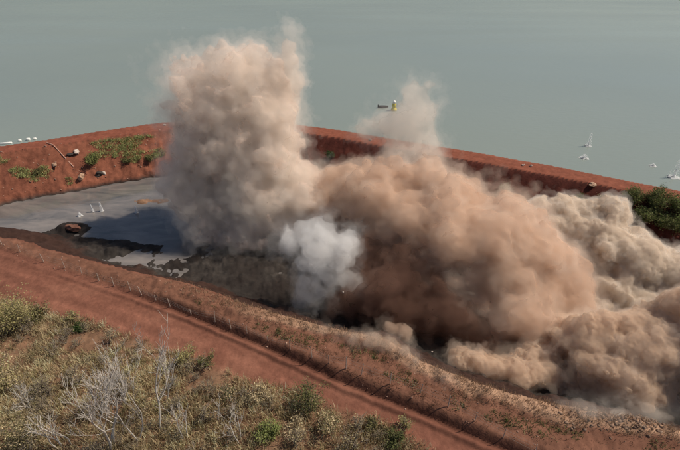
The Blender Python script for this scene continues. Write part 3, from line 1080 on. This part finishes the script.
for lev in (0.35, 0.62, 0.88):
    seg = []
    for (b0, l0), (b1, l1) in zip(tops[:-1], tops[1:]):
        a, c = b0 + l0 * lev, b1 + l1 * lev
        m_ = 0.5 * (a + c) - np.array([0, 0, 0.05])
        seg += [(a, m_, 0.006, 0.006), (m_, c, 0.006, 0.006)]
    V, F = tubes(seg, 3)
    link('wire', fast_mesh('wire', V - F0, F), WIRE, fr_root)


# ------------------------------------------------------------------ rocks
def rock_mesh(rx, ry, rz, seed, n=3):
    import bmesh
    bm = bmesh.new()
    bmesh.ops.create_icosphere(bm, subdivisions=n, radius=1.0)
    V = np.array([v.co[:] for v in bm.verts])
    nrm = fbm(V[:, 0] * 1.3 + seed, V[:, 1] * 1.3, V[:, 2] * 1.3, 4, seed)
    cutd = np.round(fbm(V[:, 0] * 1.1, V[:, 1] * 1.1 + seed, V[:, 2] * 1.1, 2, seed + 3) * 5) / 5
    V = V * (1 + 0.6 * nrm + 0.6 * cutd)[:, None] * np.array([rx, ry, rz])
    for v, c in zip(bm.verts, V):
        v.co = c
    me = bpy.data.meshes.new('rock')
    bm.to_mesh(me)
    bm.free()
    return me


ROCK_T = noisy_mat('tan_rock', (0.28, 0.17, 0.11), (0.46, 0.31, 0.22), scale=1.5, bump=0.5, bscale=4)
ROCK_W = noisy_mat('pale_rock', (0.38, 0.30, 0.25), (0.58, 0.50, 0.44), scale=1.5, bump=0.4, bscale=4)
ROCK_D = noisy_mat('dark_rock', (0.025, 0.022, 0.02), (0.06, 0.05, 0.045), scale=1.5, bump=0.4, bscale=4)
ROCK_R = noisy_mat('red_rock', (0.14, 0.06, 0.04), (0.25, 0.12, 0.08), scale=1.5, bump=0.4, bscale=4)


def rock(px, py, z, rx, ry, rz, mat, label, seed, name='boulder'):
    p = on_ground(px, py, z)
    o = link(name, rock_mesh(rx * 0.68, ry * 0.68, rz * 0.68, seed, 2), mat, None, False)
    o.location = (p[0], p[1], p[2] + rz * 0.35)
    o.rotation_euler.z = seed
    tag(o, label, 'boulder', 'boulders on the embankment and in the pit')
    return o


rock(74, 229, -4.3, 1.7, 0.9, 0.75, ROCK_R, 'largest red boulder, sitting on the near shore of the grey pond', 3)
rock(82, 178, -4.5, 0.95, 0.7, 0.75, ROCK_T, 'tan boulder at the waterline of the left embankment', 5)
rock(99, 175, -4.5, 0.95, 0.7, 0.75, ROCK_D, 'dark boulder at the waterline below the green bush', 7)
rock(104, 174, -4.5, 0.5, 0.4, 0.45, ROCK_W, 'small pale boulder touching the dark one at the waterline', 9)
rock(77, 154, -1.5, 0.75, 0.6, 0.6, ROCK_W, 'white boulder half-way up the left embankment', 11)
rock(70.5, 155.5, -1.5, 0.6, 0.5, 0.4, ROCK_D, 'dark stone standing in for the dark hole just left of the white boulder', 13)  # dark rock colour stands in for the darkness of a hole
rock(54, 165, -3.0, 1.5, 0.5, 0.3, ROCK_T, 'long flat tan slab of stone beside the pale pipe', 15)
rock(523, 165.5, 0.9, 0.32, 0.3, 0.3, ROCK_W, 'left one of two white stones on the dike crest', 17)
rock(531, 166.5, 0.9, 0.4, 0.3, 0.3, ROCK_W, 'right one of two white stones on the dike crest', 19)
rock(370, 140.5, 0.9, 0.35, 0.3, 0.25, ROCK_W, 'pale stone on the dike crest under the thin dust wisp', 21)
rock(592, 185, -0.5, 0.9, 0.6, 0.4, ROCK_T, 'tan slab on the dark dike face near the crest', 23)
rock(165, 125.5, 0.9, 0.3, 0.3, 0.3, ROCK_W, 'white stone on the crest where the dust column hides the dike', 25)

# grey rubble at the lower right, one mass of broken stone
vs, fs, n0 = [], [], 0
rm = [rock_mesh(0.13, 0.10, 0.08, 40 + i, 1) for i in range(5)]
rv = []
for m_ in rm:
    v = np.array([x.co[:] for x in m_.vertices]); f = np.array([x.vertices[:] for x in m_.polygons]); rv.append((v, f))
for i in range(900):
    px, py = 640 + 36 * rng.standard_normal(), 418 + 10 * rng.standard_normal()
    p = gp(px, py, 0)
    z = gz(p[0], p[1])
    v, f = rv[i % 5]
    s_ = rng.uniform(0.2, 1.0) ** 2.4 * 1.4
    a = rng.uniform(0, 6.28)
    M = np.array([[math.cos(a), -math.sin(a), 0], [math.sin(a), math.cos(a), 0], [0, 0, 1]]) * s_
    vs.append(v @ M.T + np.array([p[0], p[1], z + 0.03])); fs.append(f + n0); n0 += len(v)
kind(link('rubble', fast_mesh('rubble', np.concatenate(vs), np.concatenate(fs)), noisy_mat('grey_rubble', (0.15, 0.09, 0.062), (0.25, 0.175, 0.13), scale=2.5)), 'stuff',
     'grey broken stone strewn where the dust rolls over the rim')

# small stones littering the left embankment, the pond shore and the road shoulder
vs, fs, n0 = [], [], 0
P, q = scatter(5200, -75, 30, 16, 100)
k = ((q['din'] > -0.5) & (q['din'] < 7) & (P[:, 0] < -15)) | ((q['rim'] < 0) & (q['ditch'] > -0.5))
P = P[k]
Z = height(P)
for i, (p, z) in enumerate(zip(P, Z)):
    v, f = rv[i % 5]
    s_ = rng.uniform(0.3, 1.0) ** 2 * (1.6 if p[0] < -15 and p[1] > 55 else 0.8)
    a = rng.uniform(0, 6.28)
    M = np.array([[math.cos(a), -math.sin(a), 0], [math.sin(a), math.cos(a), 0], [0, 0, 1]]) * s_
    vs.append(v @ M.T + np.array([p[0], p[1], z + 0.02])); fs.append(f + n0); n0 += len(v)
kind(link('gravel', fast_mesh('gravel', np.concatenate(vs), np.concatenate(fs)), noisy_mat('gravel_stone', (0.16, 0.075, 0.05), (0.38, 0.25, 0.19), scale=0.8)), 'stuff',
     'small loose stones littering the red earth')

# stones thrown up by the blast, still in the air
for i, (px, py, Y, r, lab) in enumerate([(343, 292, 36, 0.10, 'small pale stone flying in front of the white smoke puff'), (432, 352, 31, 0.09, 'small pale stone flying low over the near rim'),
                                         (265, 273, 44, 0.10, 'small pale stone flying left of the white smoke puff')]):
    o = link('flying_stone', rock_mesh(r, r * 0.8, r * 0.7, 60 + i, 2), ROCK_W, None, True)
    o.location = at(px, py, Y)
    tag(o, lab, 'stone', 'stones thrown by the blast')


# ------------------------------------------------------------------ plants on the dike
G2 = 'shrubs on the embankment'
shrub(94, 164, 1.9, 2.0, 'round green bush above the dark boulder on the left embankment', 201, 2600, 0.10, GREEN + BRIGHT, z=-3, grp=G2, stems=10)
shrub(150, 160, 1.0, 1.7, 'low green bush at the foot of the embankment beside the dust column', 202, 1500, 0.09, GREEN + OLIVE, z=-4, grp=G2)
shrub(128, 163, 0.8, 1.6, 'flat green bush at the water\'s edge left of the low green one', 203, 1300, 0.09, OLIVE + GREEN, z=-4, grp=G2)
shrub(38, 173, 0.8, 1.2, 'small olive bush beside the tan slab', 204, 900, 0.09, OLIVE, z=-3.5, grp=G2)
for i, (px, py, h, w_, lab) in enumerate([
        (632, 204, 1.9, 2.0, 'dark green dike shrub nearest the cauliflower dust cloud'), (655, 206, 2.0, 2.2, 'dark green dike shrub in the middle of the dense green patch'),
        (680, 214, 2.0, 2.2, 'dark green dike shrub at the photo\'s right edge'), (645, 222, 1.8, 2.2, 'dark green dike shrub low down, touching the dust'),
        (670, 230, 1.9, 2.4, 'lowest dark green dike shrub at the right edge'), (702, 222, 2.0, 2.4, 'dark green dike shrub cut by the right edge')]):
    shrub(px, py, h * 1.2, w_ * 1.15, lab, 210 + i, 4200, 0.10, GREEN + GREEN + [(0.12, 0.17, 0.05)], z=-2, grp=G2, stems=11)
shrub(330, 158, 1.4, 1.5, 'dark bush on the shaded dike face right of the dust column', 220, 1300, 0.09, DGREEN, z=-2, grp=G2)
shrub(322, 178, 1.4, 2.2, 'greyish green bush low on the dike face by the dust column', 221, 2000, 0.09, OLIVE, z=-4, grp=G2)
shrub(350, 172, 1.2, 1.8, 'olive bush on the dike face under the thin dust wisp', 222, 1500, 0.09, OLIVE, z=-4, grp=G2)
shrub(505, 192, 1.3, 1.6, 'olive bush on the dike face just above the tan dust', 223, 1300, 0.09, OLIVE + DGREEN, z=-3, grp=G2)
shrub(576, 204, 1.4, 1.7, 'dull green bush on the dike face below the tan slab', 224, 1500, 0.09, OLIVE + DGREEN, z=-3, grp=G2)
shrub(604, 203, 1.3, 1.5, 'pale twiggy bush left of the dense green patch', 225, 600, 0.08, DRY + OLIVE, z=-3, grp=G2)

P, q = scatter(60000, -75, -20, 60, 100)
cA, cB, cC = on_ground(124, 140, 0), on_ground(138, 155, -2.5), on_ground(28, 172, -3)
gA = ((P[:, 0] - cA[0]) / 5.0) ** 2 + ((P[:, 1] - cA[1] - 0.25 * (P[:, 0] - cA[0])) / 1.7) ** 2
gB = ((P[:, 0] - cB[0]) / 6.0) ** 2 + ((P[:, 1] - cB[1] - 0.25 * (P[:, 0] - cB[0])) / 1.1) ** 2
gC = ((P[:, 0] - cC[0]) / 7.0) ** 2 + ((P[:, 1] - cC[1]) / 1.2) ** 2
nn = fbm(P[:, 0] * 0.5, P[:, 1] * 0.5, oct=3, seed=331)
k = (q['din'] > 0.4) & ((gA < 0.9 + nn) | (gB < 0.7 + 1.6 * nn) | (gC < 0.3 + 1.8 * nn))
kind(grass_patch('embankment_grass', P[k], 0.38, 9, [(0.34, 0.36, 0.15), (0.40, 0.40, 0.19), (0.30, 0.31, 0.13)], 0.07, 0.2, 0.8, mat=LEAF), 'stuff', 'bright green grass patches on the left embankment')


# ------------------------------------------------------------------ lake: buoy, float, shore floats, pipe, splashes
def lathe(prof, n=16):
    V, F = [], []
    for r, z in prof:
        for i in range(n):
            a = 2 * math.pi * i / n
            V.append((r * math.cos(a), r * math.sin(a), z))
    for j in range(len(prof) - 1):
        for i in range(n):
            F.append((j * n + i, j * n + (i + 1) % n, (j + 1) * n + (i + 1) % n, (j + 1) * n + i))
    return np.array(V), np.array(F)


YEL = noisy_mat('yellow_paint', (0.62, 0.48, 0.02), (0.72, 0.58, 0.03), scale=3, rough=0.5)
WHITE = noisy_mat('white_paint', (0.68, 0.67, 0.62), (0.80, 0.79, 0.75), scale=3, rough=0.5)
DARK = noisy_mat('dark_float', (0.015, 0.017, 0.02), (0.04, 0.04, 0.045), scale=3, rough=0.6)
p = gp(394, 110, LAKE_Z)
b = empty('buoy', tuple(p))
b.scale = (1.05, 1.05, 1.05)
tag(b, 'yellow buoy with a pale top floating on the lake by the thin dust wisp', 'buoy')
link('hull', fast_mesh('hull', *lathe([(0.0, -0.4), (0.5, -0.4), (0.62, -0.1), (0.62, 0.25), (0.45, 0.45), (0.0, 0.47)])), YEL, b, True)
link('tower', fast_mesh('tower', *lathe([(0.36, 0.46), (0.42, 0.9), (0.42, 1.3), (0.3, 1.45), (0.0, 1.46)])), YEL, b, True)
link('cap', fast_mesh('cap', *lathe([(0.0, 1.44), (0.36, 1.47), (0.32, 1.8), (0.12, 2.0), (0.0, 2.02)])), WHITE, b, True)
p = gp(383, 107.5, LAKE_Z)
f_ = empty('dinghy', tuple(p))
tag(f_, 'tiny dark dinghy floating left of the yellow buoy', 'boat')
import bmesh
bm = bmesh.new()
prof = [(-1.0, 0.30), (-0.6, 0.42), (0.0, 0.46), (0.6, 0.36), (1.15, 0.04)]
rings = []
for x_, w_ in prof:
    rings.append([bm.verts.new((x_, -w_, 0.38)), bm.verts.new((x_, -w_ * 0.7, -0.1)), bm.verts.new((x_, w_ * 0.7, -0.1)), bm.verts.new((x_, w_, 0.38)), bm.verts.new((x_, w_ * 0.75, 0.30)), bm.verts.new((x_, -w_ * 0.75, 0.30))])
for r0, r1 in zip(rings[:-1], rings[1:]):
    for i in range(6):
        bm.faces.new((r0[i], r0[(i + 1) % 6], r1[(i + 1) % 6], r1[i]))
bm.faces.new(rings[0][::-1]); bm.faces.new(rings[-1])
me = bpy.data.meshes.new('hull'); bm.to_mesh(me); bm.free()
link('hull', me, DARK, f_)
link('motor', fast_mesh('motor', *lathe([(0.0, 0.1), (0.14, 0.1), (0.16, 0.55), (0.1, 0.68), (0.0, 0.7)])), DARK, f_, True).location.x = -1.05

for i, (px, py, r, ln, lab) in enumerate([(6, 143.8, 0.22, 2.0, 'long white float lying in the water at the left edge'), (20, 141, 0.24, 0.5, 'leftmost of the small white shore floats'),
                                          (28.5, 140, 0.3, 0.6, 'middle one of the small white shore floats, the largest'), (35, 139.2, 0.22, 0.5, 'rightmost of the small white shore floats')]):
    V, F = lathe([(0.0, -ln / 2), (r * 0.7, -ln / 2), (r, -ln / 2 + 0.1), (r, ln / 2 - 0.1), (r * 0.7, ln / 2), (0.0, ln / 2)], 10)
    o = link('shore_float', fast_mesh('shore_float', V, F), WHITE, None, True)
    p = gp(px, py, LAKE_Z)
    o.location = (p[0], p[1], LAKE_Z + r * 0.4)
    o.rotation_euler = (0, math.pi / 2, 0.25)
    tag(o, lab, 'float', 'white floats along the shore')

a0, a1 = on_ground(47, 143.5, 0), on_ground(74, 168, -4)
seg, prev = [], None
for i in range(4):
    t = i / 3
    x_, y_ = a0[0] + (a1[0] - a0[0]) * t, a0[1] + (a1[1] - a0[1]) * t
    c = np.array([x_, y_, gz(x_, y_) + 0.16])
    if prev is not None:
        seg.append((prev, c, 0.075, 0.075))
    prev = c
V, F = tubes(seg, 8)
o = link('pipe', fast_mesh('pipe', V - a0, F), noisy_mat('pale_pipe', (0.40, 0.22, 0.16), (0.50, 0.31, 0.24), scale=1.0, rough=0.7), None, True)
o.location = a0
tag(o, 'pale pipe running straight down the left embankment', 'pipe')

SPRAY = leaf_mat('spray', trans=0.5)


def splash(px, py, z, h, r, label, seed):
    rn = np.random.default_rng(seed)
    p = gp(px, py, z)
    root = empty('water_splash', tuple(p))
    tag(root, label, 'splash', 'splashes of falling stones')
    n = 14
    prof = [(r * (0.22 * (1 - t) ** 2.6 + 0.04) * (1 + 0.25 * math.sin(9 * t + seed)), h * 0.8 * t) for t in np.linspace(0, 1, 9)]
    V, F = lathe(prof, n)
    V[:, :2] *= (1 + 0.35 * rn.standard_normal((len(V), 1)) * 0.6)
    me = fast_mesh('jet', V, F); set_col(me, np.full((len(V), 3), 0.82)); link('jet', me, SPRAY, root, True)
    m_ = 420
    t = rn.uniform(0, 1, m_) ** 1.6
    a = rn.uniform(0, 6.28, m_)
    rr = r * (0.25 + 0.8 * rn.uniform(0, 1, m_)) * (1 - 0.75 * t)
    D = np.stack([rr * np.cos(a), rr * np.sin(a), h * 1.1 * t + 0.03], 1)
    V, F, C = leaves_at(D, 0.055, np.full((m_, 3), 0.85))
    me = fast_mesh('spray', V, F); set_col(me, C); kind(link('spray', me, SPRAY, root), 'stuff')
    V, F = lathe([(r * 0.4, 0.06), (r * 0.75, 0.10), (r * 1.05, 0.02)], 20)
    V[:, :2] *= (1 + 0.2 * rn.standard_normal((len(V), 1)))
    me = fast_mesh('foam', V, F); set_col(me, np.full((len(V), 3), 0.78)); link('foam', me, SPRAY, root, True)


splash(588, 146, LAKE_Z, 2.3, 0.55, 'tall thin water splash on the lake, left of the larger one', 1)
splash(584, 158, LAKE_Z, 0.6, 0.7, 'flat splash ring just below the tall thin splash', 2)
splash(673, 177, LAKE_Z, 2.7, 0.85, 'largest water splash on the lake at the right edge', 3)
splash(653, 166, LAKE_Z, 0.35, 0.5, 'faint low splash left of the largest one', 4)
splash(102, 211, POND_Z, 1.3, 0.28, 'bright upright splash in the middle of the pond', 5)
splash(93, 212, POND_Z, 1.1, 0.22, 'fainter upright splash left of the bright pond splash', 6)
splash(137, 213, POND_Z, 1.1, 0.25, 'lone pond splash near the brown mud island', 7)
splash(80, 216, POND_Z, 0.6, 0.35, 'low pond splash behind the largest red boulder', 8)
